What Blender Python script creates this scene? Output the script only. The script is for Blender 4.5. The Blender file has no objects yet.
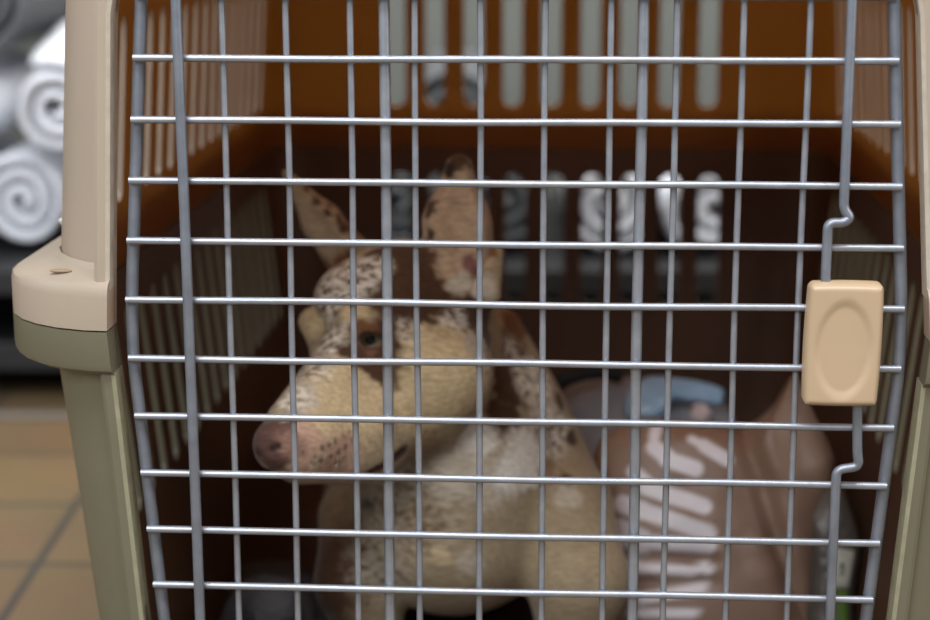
import bpy, bmesh, math, random
import numpy as np
from mathutils import Vector, Matrix, noise

# ------------------------------------------------------------------ camera
S = bpy.context.scene
COL = S.collection
CR = ((0.998025142, 0.0628078596, -0.000993942418),
      (0.0124973807, -0.214042127, -0.976744482),
      (-0.0615599759, 0.974803129, -0.214404358))      # rows: right, down, forward
cam_d = bpy.data.cameras.new('camera')
cam = bpy.data.objects.new('camera', cam_d)
COL.objects.link(cam)
M = Matrix.Identity(4)
for i in range(3):
    M[i][0] = CR[0][i]; M[i][1] = -CR[1][i]; M[i][2] = -CR[2][i]
M.translation = (0.04307206, -1.14514679, 0.26679734)
cam.matrix_world = M
cam_d.sensor_width = 36.0
cam_d.lens = 1860.0 / 930.0 * 36.0
cam_d.clip_start = 0.05
cam_d.dof.use_dof = True
cam_d.dof.focus_distance = 1.17
cam_d.dof.aperture_fstop = 4.2
S.camera = cam

# ------------------------------------------------------------------ light
world = bpy.data.worlds.new('world'); S.world = world
world.use_nodes = True
bg = world.node_tree.nodes['Background']
bg.inputs[0].default_value = (0.80, 0.88, 1.0, 1)
bg.inputs[1].default_value = 0.38
def area(name, loc, target, sx, sy, power, col):
    l = bpy.data.lights.new(name, 'AREA'); l.shape = 'RECTANGLE'; l.size = sx; l.size_y = sy
    l.energy = power; l.color = col
    o = bpy.data.objects.new(name, l); COL.objects.link(o); o.location = loc
    o.rotation_euler = (Vector(target) - Vector(loc)).to_track_quat('-Z', 'Y').to_euler()
    return o
area('ceiling_strip_light', (0.0, -0.9, 2.1), (0, 0.1, 0), 1.8, 0.6, 50, (0.93, 0.96, 1.0))
area('front_fill_light', (-0.9, -2.6, 1.9), (0, 0.3, -0.15), 1.8, 1.2, 62, (0.96, 0.98, 1.0))  # added fill from the camera side, no real window
area('overhead_light', (0.2, 1.25, 2.1), (0.05, 0.8, 0), 1.3, 0.9, 62, (1.0, 0.97, 0.92))
area('side_fill_left', (-2.3, -0.5, 1.0), (-0.3, 0.4, 0), 1.0, 1.0, 9, (0.95, 0.98, 1.0))  # added fill to brighten the left slot faces
area('side_fill_right', (2.3, -0.6, 1.0), (0.3, 0.4, 0), 1.0, 1.0, 22, (1.0, 0.97, 0.92))  # added fill to brighten the right slot faces
S.view_settings.view_transform = 'Standard'
S.view_settings.look = 'None'
S.view_settings.gamma = 1.0
S.view_settings.use_curve_mapping = False
S.view_settings.exposure = 0.0

# ------------------------------------------------------------------ helpers
def srgb(r, g, b):
    f = lambda c: (c/255/12.92) if c/255 <= 0.04045 else ((c/255+0.055)/1.055)**2.4
    return (f(r), f(g), f(b), 1)

def mat(name, col, rough=0.5, metal=0.0, spec=0.5, var=0.0, vscale=20, bump=0.0, bscale=60, trans=None, tfac=0.0, rvar=0.0):
    m = bpy.data.materials.new(name); m.use_nodes = True
    nt = m.node_tree; N = nt.nodes; L = nt.links
    p = N['Principled BSDF']; out = N['Material Output']
    p.inputs['Base Color'].default_value = col
    p.inputs['Roughness'].default_value = rough
    p.inputs['Metallic'].default_value = metal
    p.inputs['Specular IOR Level'].default_value = spec
    tc = N.new('ShaderNodeTexCoord')
    if var > 0 or rvar > 0:
        n = N.new('ShaderNodeTexNoise'); n.inputs['Scale'].default_value = vscale
        n.inputs['Detail'].default_value = 6; n.inputs['Roughness'].default_value = 0.6
        L.new(tc.outputs['Object'], n.inputs['Vector'])
    if var > 0:
        r = N.new('ShaderNodeValToRGB')
        r.color_ramp.elements[0].position = 0.3; r.color_ramp.elements[1].position = 0.7
        r.color_ramp.elements[0].color = (col[0]*(1-var), col[1]*(1-var), col[2]*(1-var), 1)
        r.color_ramp.elements[1].color = (min(1, col[0]*(1+var)), min(1, col[1]*(1+var)), min(1, col[2]*(1+var)), 1)
        L.new(n.outputs['Fac'], r.inputs['Fac']); L.new(r.outputs['Color'], p.inputs['Base Color'])
    if rvar > 0:
        mr = N.new('ShaderNodeMapRange'); mr.inputs['To Min'].default_value = rough-rvar; mr.inputs['To Max'].default_value = rough+rvar
        L.new(n.outputs['Fac'], mr.inputs['Value']); L.new(mr.outputs['Result'], p.inputs['Roughness'])
    if bump > 0:
        n2 = N.new('ShaderNodeTexNoise'); n2.inputs['Scale'].default_value = bscale; n2.inputs['Detail'].default_value = 4
        L.new(tc.outputs['Object'], n2.inputs['Vector'])
        b = N.new('ShaderNodeBump'); b.inputs['Strength'].default_value = bump; b.inputs['Distance'].default_value = 0.004
        L.new(n2.outputs['Fac'], b.inputs['Height']); L.new(b.outputs['Normal'], p.inputs['Normal'])
    if trans is not None:
        t = N.new('ShaderNodeBsdfTranslucent'); t.inputs['Color'].default_value = trans
        mx = N.new('ShaderNodeMixShader'); mx.inputs[0].default_value = tfac
        L.new(p.outputs[0], mx.inputs[1]); L.new(t.outputs[0], mx.inputs[2]); L.new(mx.outputs[0], out.inputs['Surface'])
    return m

def link(name, me, mats, parent=None, smooth=True):
    if not isinstance(mats, (list, tuple)): mats = [mats]
    if len(me.materials) == 0:
        for m in mats: me.materials.append(m)
    if smooth:
        me.polygons.foreach_set('use_smooth', [True]*len(me.polygons))
    o = bpy.data.objects.new(name, me); COL.objects.link(o)
    if parent is not None: o.parent = parent
    return o

def from_bm(name, bm, mats, parent=None, smooth=False, sharp=None):
    me = bpy.data.meshes.new(name)
    bmesh.ops.recalc_face_normals(bm, faces=bm.faces[:])
    bm.to_mesh(me); bm.free()
    o = link(name, me, mats, parent, smooth)
    if sharp: me.set_sharp_from_angle(angle=sharp)
    return o

def thing(name, label, cat, loc=(0, 0, 0), rot=(0, 0, 0), group=None):
    o = bpy.data.objects.new(name, None); COL.objects.link(o)
    o.location = loc; o.rotation_euler = rot; o.empty_display_size = 0.05
    return tag(o, label, cat, group)
def tag(o, label, cat, group=None):
    o['label'] = label; o['category'] = cat
    if group: o['group'] = group
    return o

def bm_box(bm, lo, hi, bev=0.0):
    r = bmesh.ops.create_cube(bm, size=1.0)
    vs = r['verts']
    for v in vs:
        v.co = Vector([lo[i] + (v.co[i]+0.5)*(hi[i]-lo[i]) for i in range(3)])
    if bev > 0:
        es = list({e for v in vs for e in v.link_edges})
        bmesh.ops.bevel(bm, geom=es, offset=bev, segments=3, affect='EDGES', profile=0.5)

def bm_tube(bm, pts, rad, n=10, caps=True):
    pts = [Vector(p) for p in pts]
    rads = rad if isinstance(rad, (list, tuple)) else [rad]*len(pts)
    rings = []
    up = None
    for i, p in enumerate(pts):
        if i == 0: t = (pts[1]-p)
        elif i == len(pts)-1: t = (p-pts[i-1])
        else: t = (pts[i+1]-p).normalized() + (p-pts[i-1]).normalized()
        t.normalize()
        if up is None:
            up = Vector((0, 0, 1)) if abs(t.z) < 0.9 else Vector((0, 1, 0))
        a = t.cross(up).normalized(); b = a.cross(t).normalized(); up = b
        rings.append([bm.verts.new(p + rads[i]*(math.cos(k*2*math.pi/n)*a + math.sin(k*2*math.pi/n)*b)) for k in range(n)])
    for i in range(len(rings)-1):
        for k in range(n):
            bm.faces.new((rings[i][k], rings[i][(k+1) % n], rings[i+1][(k+1) % n], rings[i+1][k]))
    if caps:
        bm.faces.new(rings[0][::-1]); bm.faces.new(rings[-1])

def tube(name, pts, rad, m, parent=None, n=10):
    bm = bmesh.new(); bm_tube(bm, pts, rad, n)
    return from_bm(name, bm, m, parent, True, math.radians(50))

def arc_path(pts, r, seg=6):
    """polyline with rounded corners"""
    pts = [Vector(p) for p in pts]; out = [pts[0]]
    for i in range(1, len(pts)-1):
        a = (pts[i-1]-pts[i]); b = (pts[i+1]-pts[i])
        rr = min(r, a.length*0.49, b.length*0.49)
        A = pts[i]+a.normalized()*rr; B = pts[i]+b.normalized()*rr
        for k in range(seg+1):
            t = k/seg
            out.append((1-t)**2*A + 2*t*(1-t)*pts[i] + t*t*B)
    out.append(pts[-1]); return out

# signed-distance modelling: smooth unions of round cones and ellipsoids, meshed with surface nets
def sdf_grid(prims, h, pad=0.012):
    lo = np.array([1e9]*3); hi = -lo
    for q in prims:
        if q[0] in 'cC':
            for p, r in ((q[1], q[3]), (q[2], q[4])):
                lo = np.minimum(lo, np.array(p)-r); hi = np.maximum(hi, np.array(p)+r)
        elif q[0] == 'e':
            r = max(q[2]); lo = np.minimum(lo, np.array(q[1])-r); hi = np.maximum(hi, np.array(q[1])+r)
    lo -= pad; hi += pad
    n = np.ceil((hi-lo)/h).astype(int)+1
    D = np.full(n, 1.0, np.float32); stack = []
    ax = [lo[i]+h*np.arange(n[i]) for i in range(3)]
    for q in prims:
        typ = q[0]; k = q[-1]
        if typ == 'g':
            stack.append((D, k)); D = np.full(n, 1.0, np.float32); continue
        if typ in 'cC':
            a = np.array(q[1], float); b = np.array(q[2], float); ra, rb = q[3], q[4]
            blo = np.minimum(a-ra, b-rb); bhi = np.maximum(a+ra, b+rb)
        else:
            c = np.array(q[1], float); rad = np.array(q[2], float); rm = rad.max()
            blo = c-rm; bhi = c+rm
        m = k+3*h
        i0 = np.maximum(0, np.floor((blo-m-lo)/h).astype(int)); i1 = np.minimum(n, np.ceil((bhi+m-lo)/h).astype(int)+1)
        if (i1 <= i0).any(): continue
        X = ax[0][i0[0]:i1[0], None, None]; Y = ax[1][None, i0[1]:i1[1], None]; Z = ax[2][None, None, i0[2]:i1[2]]
        if typ in 'cC':
            ba = b-a; L2 = float(ba@ba)+1e-12
            t = np.clip(((X-a[0])*ba[0]+(Y-a[1])*ba[1]+(Z-a[2])*ba[2])/L2, 0, 1)
            d = np.sqrt((X-a[0]-t*ba[0])**2+(Y-a[1]-t*ba[1])**2+(Z-a[2]-t*ba[2])**2)-(ra+(rb-ra)*t)
        else:
            Rm = np.array(q[3], float)            # rows: local axes
            P = [(X-c[0])*Rm[i][0]+(Y-c[1])*Rm[i][1]+(Z-c[2])*Rm[i][2] for i in range(3)]
            k0 = np.sqrt(sum((P[i]/rad[i])**2 for i in range(3)))
            k1 = np.sqrt(sum((P[i]/rad[i]**2)**2 for i in range(3)))+1e-9
            d = k0*(k0-1)/k1
        sl = tuple(slice(i0[i], i1[i]) for i in range(3))
        A = D[sl]
        if typ in 'CE':                            # carve
            A2 = -A; hh = np.clip(0.5+0.5*(d-A2)/k, 0, 1); D[sl] = -(d+(A2-d)*hh-k*hh*(1-hh))
        else:
            hh = np.clip(0.5+0.5*(d-A)/k, 0, 1); D[sl] = d+(A-d)*hh-k*hh*(1-hh)
    for A, k in stack:
        hh = np.clip(0.5+0.5*(A-D)/k, 0, 1); D = A+(D-A)*hh-k*hh*(1-hh)
    return D, lo

def surface_nets(D, lo, h):
    n = np.array(D.shape); c = n-1
    off = [(0,0,0),(1,0,0),(0,1,0),(1,1,0),(0,0,1),(1,0,1),(0,1,1),(1,1,1)]
    cor = [D[o[0]:o[0]+c[0], o[1]:o[1]+c[1], o[2]:o[2]+c[2]] for o in off]
    cnt = sum((x < 0).astype(np.int8) for x in cor)
    act = (cnt > 0) & (cnt < 8)
    idx = np.argwhere(act)
    vals = np.stack([x[act] for x in cor], 1)
    acc = np.zeros((len(idx), 3)); num = np.zeros(len(idx))
    for i in range(8):
        for j in range(i+1, 8):
            df = [abs(off[i][k]-off[j][k]) for k in range(3)]
            if sum(df) != 1: continue
            a, b = vals[:, i], vals[:, j]; m = (a < 0) != (b < 0)
            t = np.where(m, a/(a-b+1e-12), 0)
            p = np.array(off[i])[None, :]+t[:, None]*(np.array(off[j])-np.array(off[i]))[None, :]
            acc += p*m[:, None]; num += m
    V = lo+h*(idx+acc/num[:, None])
    vid = np.full(c, -1, np.int64); vid[act] = np.arange(len(idx))
    F = []
    for ax in range(3):
        s0 = [slice(0, n[k]) for k in range(3)]; s1 = list(s0)
        s0[ax] = slice(0, n[ax]-1); s1[ax] = slice(1, n[ax])
        a = D[tuple(s0)] < 0; b = D[tuple(s1)] < 0
        e = np.argwhere(a != b)
        u, w = [(1, 2), (2, 0), (0, 1)][ax]
        e = e[(e[:, u] > 0) & (e[:, w] > 0) & (e[:, u] < n[u]-1) & (e[:, w] < n[w]-1)]
        sgn = a[tuple(e.T)]
        def g(du, dw):
            q = e.copy(); q[:, u] -= du; q[:, w] -= dw; return vid[tuple(q.T)]
        quad = np.stack([g(1, 1), g(0, 1), g(0, 0), g(1, 0)], 1)
        quad[~sgn] = quad[~sgn][:, ::-1]
        F.append(quad)
    F = np.concatenate(F); F = F[(F >= 0).all(1)]
    return V, F

def np_mesh(name, V, F):
    me = bpy.data.meshes.new(name)
    me.from_pydata(V.tolist(), [], F.tolist()); me.update()
    return me

def vnoise(P, sc, seed=0.0):
    return np.array([noise.noise(Vector((p[0]*sc+seed, p[1]*sc-seed, p[2]*sc+2*seed))) for p in P])
# ------------------------------------------------------------------ materials
tan_plastic = mat('tan plastic', srgb(184, 169, 150), 0.42, var=0.05, vscale=8, bump=0.03, bscale=400, trans=srgb(235, 186, 112), tfac=0.20)
tan_inner_shaded = mat('tan plastic shaded inside', srgb(124, 90, 58), 0.5, var=0.05, vscale=8, trans=srgb(236, 190, 126), tfac=0.66)  # browner copy of the tan, interior shade put into its colour
olive_plastic = mat('olive plastic', srgb(109, 105, 85), 0.42, var=0.07, vscale=10, bump=0.03, bscale=400)
olive_inner_shaded = mat('olive plastic shaded inside', srgb(84, 56, 36), 0.55, var=0.08, vscale=10)  # brown copy of the olive that carries the inside shade
worn_white = mat('worn plastic edge', srgb(194, 182, 164), 0.6, var=0.12, vscale=90)
olive_worn = mat('worn olive edge', srgb(150, 146, 118), 0.55, var=0.12, vscale=90)
steel = mat('galvanised wire', srgb(160, 164, 171), 0.36, metal=0.6, var=0.10, vscale=90, rvar=0.10)
steel_dark = mat('dull steel rod', srgb(136, 141, 150), 0.42, metal=0.6, var=0.12, vscale=60, rvar=0.1)
latch_plastic = mat('latch plastic', srgb(188, 163, 132), 0.34, var=0.03, vscale=30)

# ------------------------------------------------------------------ setting
FA = math.radians(3.6)
def fl(x, y, z):           # room axes are turned a little against the crate
    c, s = math.cos(FA), math.sin(FA)
    return Vector((x*c-y*s, x*s+y*c, z))
ZF = -0.40
tile = bpy.data.materials.new('floor tile'); tile.use_nodes = True
nt = tile.node_tree; N = nt.nodes; L = nt.links; p = N['Principled BSDF']
tc = N.new('ShaderNodeTexCoord'); mp = N.new('ShaderNodeMapping')
L.new(tc.outputs['Object'], mp.inputs['Vector'])
mp.inputs['Location'].default_value = (0.0785, -0.083, 0)
br = N.new('ShaderNodeTexBrick'); br.offset = 0.0; br.squash = 1.0
br.inputs['Scale'].default_value = 1.0; br.inputs['Brick Width'].default_value = 0.196; br.inputs['Row Height'].default_value = 0.196
br.inputs['Mortar Size'].default_value = 0.0055; br.inputs['Mortar Smooth'].default_value = 0.3
br.inputs['Color1'].default_value = srgb(132, 110, 80); br.inputs['Color2'].default_value = srgb(123, 101, 74)
br.inputs['Mortar'].default_value = srgb(84, 78, 70)
L.new(mp.outputs[0], br.inputs['Vector'])
nz = N.new('ShaderNodeTexNoise'); nz.inputs['Scale'].default_value = 9; nz.inputs['Detail'].default_value = 6
L.new(tc.outputs['Object'], nz.inputs['Vector'])
mx = N.new('ShaderNodeMix'); mx.data_type = 'RGBA'; mx.blend_type = 'MULTIPLY'; mx.inputs[0].default_value = 0.5
L.new(br.outputs['Color'], mx.inputs[6]); L.new(nz.outputs['Color'], mx.inputs[7])
gm = N.new('ShaderNodeMix'); gm.data_type = 'RGBA'; gm.blend_type = 'MIX'; gm.inputs[0].default_value = 0.55
L.new(br.outputs['Color'], gm.inputs[6]); L.new(mx.outputs[2], gm.inputs[7])
L.new(gm.outputs[2], p.inputs['Base Color']); p.inputs['Roughness'].default_value = 0.42
bp = N.new('ShaderNodeBump'); bp.inputs['Strength'].default_value = 0.4; bp.inputs['Distance'].default_value = 0.002; bp.invert = True
L.new(br.outputs['Fac'], bp.inputs['Height']); L.new(bp.outputs[0], p.inputs['Normal'])

bm = bmesh.new(); bm_box(bm, (-3.0, -2.6, ZF-0.06), (3.0, 1.95, ZF))
o = from_bm('floor', bm, tile); o.rotation_euler.z = FA; o['kind'] = 'structure'
wallm = mat('grey wall', srgb(104, 106, 100), 0.8, var=0.05, vscale=5)
bm = bmesh.new(); bm_box(bm, (-3.0, 1.95, ZF-0.06), (3.0, 2.05, 2.2))
o = from_bm('wall_back', bm, wallm); o.rotation_euler.z = FA; o['kind'] = 'structure'
trimm = mat('grey edging strip', srgb(116, 108, 98), 0.5)
bm = bmesh.new(); bm_box(bm, (-3.0, 1.215, ZF), (3.0, 1.245, ZF+0.006), 0.002)
o = from_bm('trim_1', bm, trimm); o.rotation_euler.z = FA; o['kind'] = 'structure'

# ------------------------------------------------------------------ pet crate
crate = thing('pet_crate', 'large tan and olive plastic pet crate with closed wire door, a dog inside', 'pet crate', (0, 0.45, ZF))
INV = Matrix.Translation((0, -0.45, -ZF))
def put(o):                 # the part was modelled in world space: hang it under the crate
    o.parent = crate; o.matrix_parent_inverse = INV
    return o
CX = 0.006
def ring(bm, z, hw, yf, yb, r, nc=7):
    pts = []
    q = r-0.035 if (0.07 < r < 0.095 and -0.05 < z < 0.31) else r      # tighter corners at the back
    for cx, cy, a0, c in ((CX+hw-q, yb-q, 0, q), (CX-hw+q, yb-q, 90, q), (CX-hw+r, yf+r, 180, r), (CX+hw-r, yf+r, 270, r)):
        for k in range(nc+1):
            a = math.radians(a0+90*k/nc); pts.append((cx+c*math.cos(a), cy+c*math.sin(a), z))
    return [bm.verts.new(p) for p in pts]
def bridge(bm, A, B, mi):
    n = len(A)
    for k in range(n):
        f = bm.faces.new((A[k], A[(k+1) % n], B[(k+1) % n], B[k])); f.material_index = mi; f.smooth = True
def shell(name, outer, inner, mats):
    bm = bmesh.new()
    ro = [ring(bm, *q) for q in outer]; ri = [ring(bm, *q) for q in inner]
    for a, b in zip(ro, ro[1:]): bridge(bm, a, b, 0)
    for a, b in zip(ri, ri[1:]): bridge(bm, b, a, 1)
    bm.faces.new(ro[-1]).material_index = 0
    bm.faces.new(ri[-1][::-1]).material_index = 1
    bridge(bm, ri[0], ro[0], 0)
    bmesh.ops.recalc_face_normals(bm, faces=bm.faces[:])
    me = bpy.data.meshes.new(name); bm.to_mesh(me); bm.free()
    for m in mats: me.materials.append(m)
    o = bpy.data.objects.new(name, me); COL.objects.link(o); return o
T = 0.007
def ins(q): z, hw, yf, yb, r = q; return (z, hw-T, yf+T, yb-T, r-T)
def body_up(z):
    hw = np.interp(z, [0, 0.04, 0.2, 0.3], [0.3145, 0.3135, 0.3030, 0.2945]); yb = np.interp(z, [0, 0.3], [0.908, 0.898])
    return (z, float(hw), 0.0, float(yb), 0.085)
def body_dn(z):
    hw = np.interp(z, [-0.33, -0.2, -0.035, 0], [0.277, 0.2935, 0.311, 0.3135]); yb = np.interp(z, [-0.33, 0], [0.88, 0.908])
    return (z, float(hw), 0.0, float(yb), 0.055)
def off(q, d, z): return (z, q[1]+d, q[2]-d*0.35, q[3]+d, (0.055 if d > 0.01 else q[4])+d)
b0 = body_up(0.03)
rim_out = [off(b0, 0.032, 0.0006), off(b0, 0.032, 0.022), off(b0, 0.0305, 0.027), off(b0, 0.026, 0.030), off(b0, 0.006, 0.036), off(b0, 0.0012, 0.040)]
up_out = [body_up(z) for z in (0.0006, 0.04)]
up_out += [body_up(z) for z in (0.08, 0.14, 0.2, 0.26, 0.29)] + [(0.325, 0.285, 0.006, 0.89, 0.06), (0.35, 0.262, 0.02, 0.875, 0.07), (0.365, 0.23, 0.05, 0.845, 0.09)]
up_in = [ins(body_up(z)) for z in (0.0006, 0.04, 0.08, 0.14, 0.2, 0.26, 0.288)] + [(0.32, 0.272, 0.014, 0.88, 0.055), (0.343, 0.254, 0.028, 0.866, 0.064), (0.357, 0.224, 0.056, 0.838, 0.08)]
d0 = body_dn(-0.03)
dn_out = [off(d0, 0.035, -0.0006), off(d0, 0.035, -0.022), off(d0, 0.032, -0.026), off(d0, 0.025, -0.028), off(d0, 0.004, -0.031), off(d0, 0.0, -0.036)]
dn_out += [body_dn(z) for z in (-0.09, -0.15, -0.2, -0.27, -0.33)] + [(-0.37, 0.264, 0.01, 0.868, 0.06), (-0.39, 0.245, 0.03, 0.85, 0.07), (-0.399, 0.225, 0.05, 0.83, 0.08)]
dn_in = [ins(body_dn(z)) for z in (-0.0006, -0.038, -0.09, -0.15, -0.2, -0.27, -0.33)] + [(-0.366, 0.257, 0.018, 0.858, 0.055), (-0.383, 0.238, 0.038, 0.842, 0.064), (-0.391, 0.22, 0.055, 0.825, 0.075)]
upper = shell('upper_shell', up_out, up_in, [tan_plastic, tan_inner_shaded])
lower = shell('lower_shell', dn_out, dn_in, [olive_plastic, olive_inner_shaded])

bm = bmesh.new()                                        # the projecting rim band of the upper half
rr_ = [ring(bm, *q) for q in rim_out]
ri_ = [ring(bm, *off(b0, 0.0012, z)) for z in (0.040, 0.0006)]
loop_ = rr_[:-1]+[rr_[-1], ri_[1]]
for a, b in zip(loop_, loop_[1:]+loop_[:1]): bridge(bm, a, b, 0)
for v in ri_[0]: bm.verts.remove(v)
rim = from_bm('upper_rim', bm, tan_plastic)

def stadium(w, z0, z1, n=8):
    r = w/2; pts = []
    for k in range(n+1): a = math.pi*k/n; pts.append((r*math.cos(a), z1-r+r*math.sin(a)))
    for k in range(n+1): a = math.pi+math.pi*k/n; pts.append((r*math.cos(a), z0+r+r*math.sin(a)))
    return pts
def prism(bm, pts2, f0, f1):
    A = [bm.verts.new(f0(*q)) for q in pts2]; B = [bm.verts.new(f1(*q)) for q in pts2]; n = len(A)
    for k in range(n): bm.faces.new((A[k], A[(k+1) % n], B[(k+1) % n], B[k]))
    bm.faces.new(A[::-1]); bm.faces.new(B)
OPEN = [(-0.225, 0.268), (-0.237, 0.255), (-0.2475, 0.2), (-0.2565, 0.0), (-0.2425, -0.19), (-0.234, -0.295), (-0.22, -0.31)]
def mirror(P): return P+[(-x+0.003-(0.006*max(0.0, min(1.0, z/0.2)) if z > 0 else 0), z) for x, z in P[::-1]]
OPEN = mirror(OPEN)
def cut(ob, slots_side, slots_back, mats):
    bm = bmesh.new()
    prism(bm, OPEN, lambda x, z: (x, -0.2, z), lambda x, z: (x, 0.035, z))
    for y0, y1, step, w, z0, z1 in slots_side:
        n = int(round((y1-y0)/step))+1
        for i in range(n):
            y = y0+i*step
            for sx in (-1, 1):
                prism(bm, stadium(w, z0, z1), lambda u, z: (CX+sx*0.23, y+u, z), lambda u, z: (CX+sx*0.40, y+u, z))
    for x0, n, step, w, z0, z1 in slots_back:
        for i in range(n):
            prism(bm, stadium(w, z0, z1), lambda u, z: (x0+i*step+u, 0.84, z), lambda u, z: (x0+i*step+u, 0.96, z))
    bmesh.ops.recalc_face_normals(bm, faces=bm.faces[:])
    me = bpy.data.meshes.new('cutter'); bm.to_mesh(me); bm.free()
    for m in mats: me.materials.append(m)
    c = bpy.data.objects.new('cutter', me); COL.objects.link(c)
    md = ob.modifiers.new('b', 'BOOLEAN'); md.operation = 'DIFFERENCE'; md.solver = 'EXACT'; md.object = c
    dg = bpy.context.evaluated_depsgraph_get(); dg.update()
    new = bpy.data.meshes.new_from_object(ob.evaluated_get(dg))
    ob.modifiers.clear(); ob.data = new
    bpy.data.objects.remove(c); bpy.data.meshes.remove(me)
    new.set_sharp_from_angle(angle=math.radians(32))
cut(upper, [(0.206, 0.82, 0.0433, 0.0190, 0.048, 0.186)], [(-0.1615, 9, 0.0426, 0.021, 0.047, 0.2)], [tan_plastic])
cut(lower, [(0.163, 0.83, 0.0433, 0.0195, -0.178, -0.031)], [(-0.1575, 9, 0.0426, 0.023, -0.172, -0.027)], [olive_plastic])

cut(rim, [], [], [tan_plastic])
put(rim)

# raised lip round the door opening, one half on each shell
def lip(name, pts, w, y0, y1, m):
    bm = bmesh.new()
    P = [Vector((x, 0, z)) for x, z in pts]; out = []
    for i, q in enumerate(P):
        a = (P[min(i+1, len(P)-1)]-P[max(i-1, 0)]).normalized()
        nrm = Vector((-a.z, 0, a.x))
        if nrm.dot(q-Vector((0, 0, -0.02))) < 0: nrm = -nrm
        out.append(q+nrm*w)
    rows = []
    prof = ((0, y1), (0, y0+0.002), (0.22, y0), (0.72, y0), (0.95, y0+0.002), (1.0, y1))
    for q, r in zip(P, out):
        rows.append([bm.verts.new((q.x+(r.x-q.x)*f, y, q.z+(r.z-q.z)*f)) for f, y in prof])
    for a, b in zip(rows, rows[1:]):
        for k in range(len(prof)-1):
            f_ = bm.faces.new((a[k], a[k+1], b[k+1], b[k])); f_.material_index = 1 if k < 2 else 0
        bm.faces.new((a[-1], a[0], b[0], b[-1]))
    bm.faces.new(rows[0]); bm.faces.new(rows[-1][::-1])
    return put(from_bm(name, bm, m, None, True, math.radians(30)))
up_pts = mirror([(-0.2553, 0.026), (-0.2475, 0.2), (-0.237, 0.255), (-0.225, 0.268)])
dn_pts = mirror([(-0.2540, -0.028), (-0.2425, -0.19), (-0.234, -0.295), (-0.22, -0.31)])
for o in (upper, lower): put(o)
l1 = lip('door_surround', up_pts, 0.0105, -0.006, 0.014, [tan_plastic, worn_white])
l2 = lip('door_surround', dn_pts, 0.0105, -0.006, 0.014, [olive_plastic, olive_worn])
l1['label'] = 'tan upper door surround with pale worn edge'; l2['label'] = 'olive worn lower door surround'

# ------------------------------------------------------------------ wire door
door = bpy.data.objects.new('door', None); COL.objects.link(door); door.parent = crate; door.matrix_parent_inverse = INV
def put_d(o): o.parent = door; return o
def outer_x(z):
    return float(np.interp(z, [-0.285, -0.198, -0.005, 0.03, 0.208, 0.25], [0.2235, 0.2315, 0.2445, 0.2435, 0.2305, 0.227]))
RH, RV, RT = 0.0024, 0.0021, 0.0035
ROW = 0.03835
zt, zb = 0.251, -0.288
loop = [(-outer_x(zt), 0.0052, zt), (-outer_x(0.03), 0.0052, 0.02), (-outer_x(-0.01), 0.0052, -0.02), (-outer_x(zb), 0.0052, zb), (outer_x(zb), 0.0052, zb), (outer_x(-0.01), 0.0052, -0.02), (outer_x(0.03), 0.0052, 0.02), (outer_x(zt), 0.0052, zt)]
mid = Vector((0, 0.0052, zt))
fr = put_d(tube('frame', arc_path([mid]+loop+[mid], 0.014), 0.0040, steel_dark))
rnd = random.Random(4)
def wob(a, b, amp, n=14):
    a = Vector(a); b = Vector(b); s1, s2 = rnd.random()*9, rnd.random()*9
    out = []
    for k in range(n+1):
        t = k/n; q = a.lerp(b, t); e = math.sin(math.pi*t)*amp
        out.append(q+Vector((noise.noise((t*3, s1, 0))*e*(abs((b-a).z) > 0.1), noise.noise((t*3, s2, 5))*e, noise.noise((t*3, s2, 9))*e*(abs((b-a).x) > 0.1))))
    return out
for j in range(-1, 12):
    z = (4.5-j)*ROW
    x = outer_x(z)
    put_d(tube('horizontal_wire', wob((-x-0.002, -0.0012, z), (x+0.0005, -0.0012, z), 0.0012), RH, steel))
for i in range(10):
    x = (i-4.5)*0.04
    put_d(tube('vertical_wire', wob((x, 0.0034, zt), (x, 0.0034, zb), 0.0016), RV, steel))
for x in (-0.0793, 0.0797):
    put_d(tube('brace_rod', wob((x, 0.0048, zt), (x, 0.0048, zb), 0.001), RT, steel))
put_d(tube('hinge_rod', wob((-0.2061, -0.0076, 0.285), (-0.2029, -0.0076, -0.315), 0.001), 0.0034, steel_dark))
up_rod = arc_path([(0.2030, -0.0076, 0.285), (0.2035, -0.0076, 0.083), (0.2078, -0.0082, 0.0775), (0.2035, -0.0088, 0.0745), (0.1942, -0.0088, 0.0745), (0.1942, -0.0088, 0.030)], 0.0045)
put_d(tube('latch_rod', up_rod, 0.0031, steel_dark))
dn_rod = arc_path([(0.2165, -0.0088, -0.03), (0.2185, -0.0082, -0.072), (0.2200, -0.0082, -0.081), (0.2060, -0.0082, -0.0835), (0.2060, -0.0076, -0.315)], 0.0045)
put_d(tube('latch_rod', dn_rod, 0.0031, steel_dark))
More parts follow.
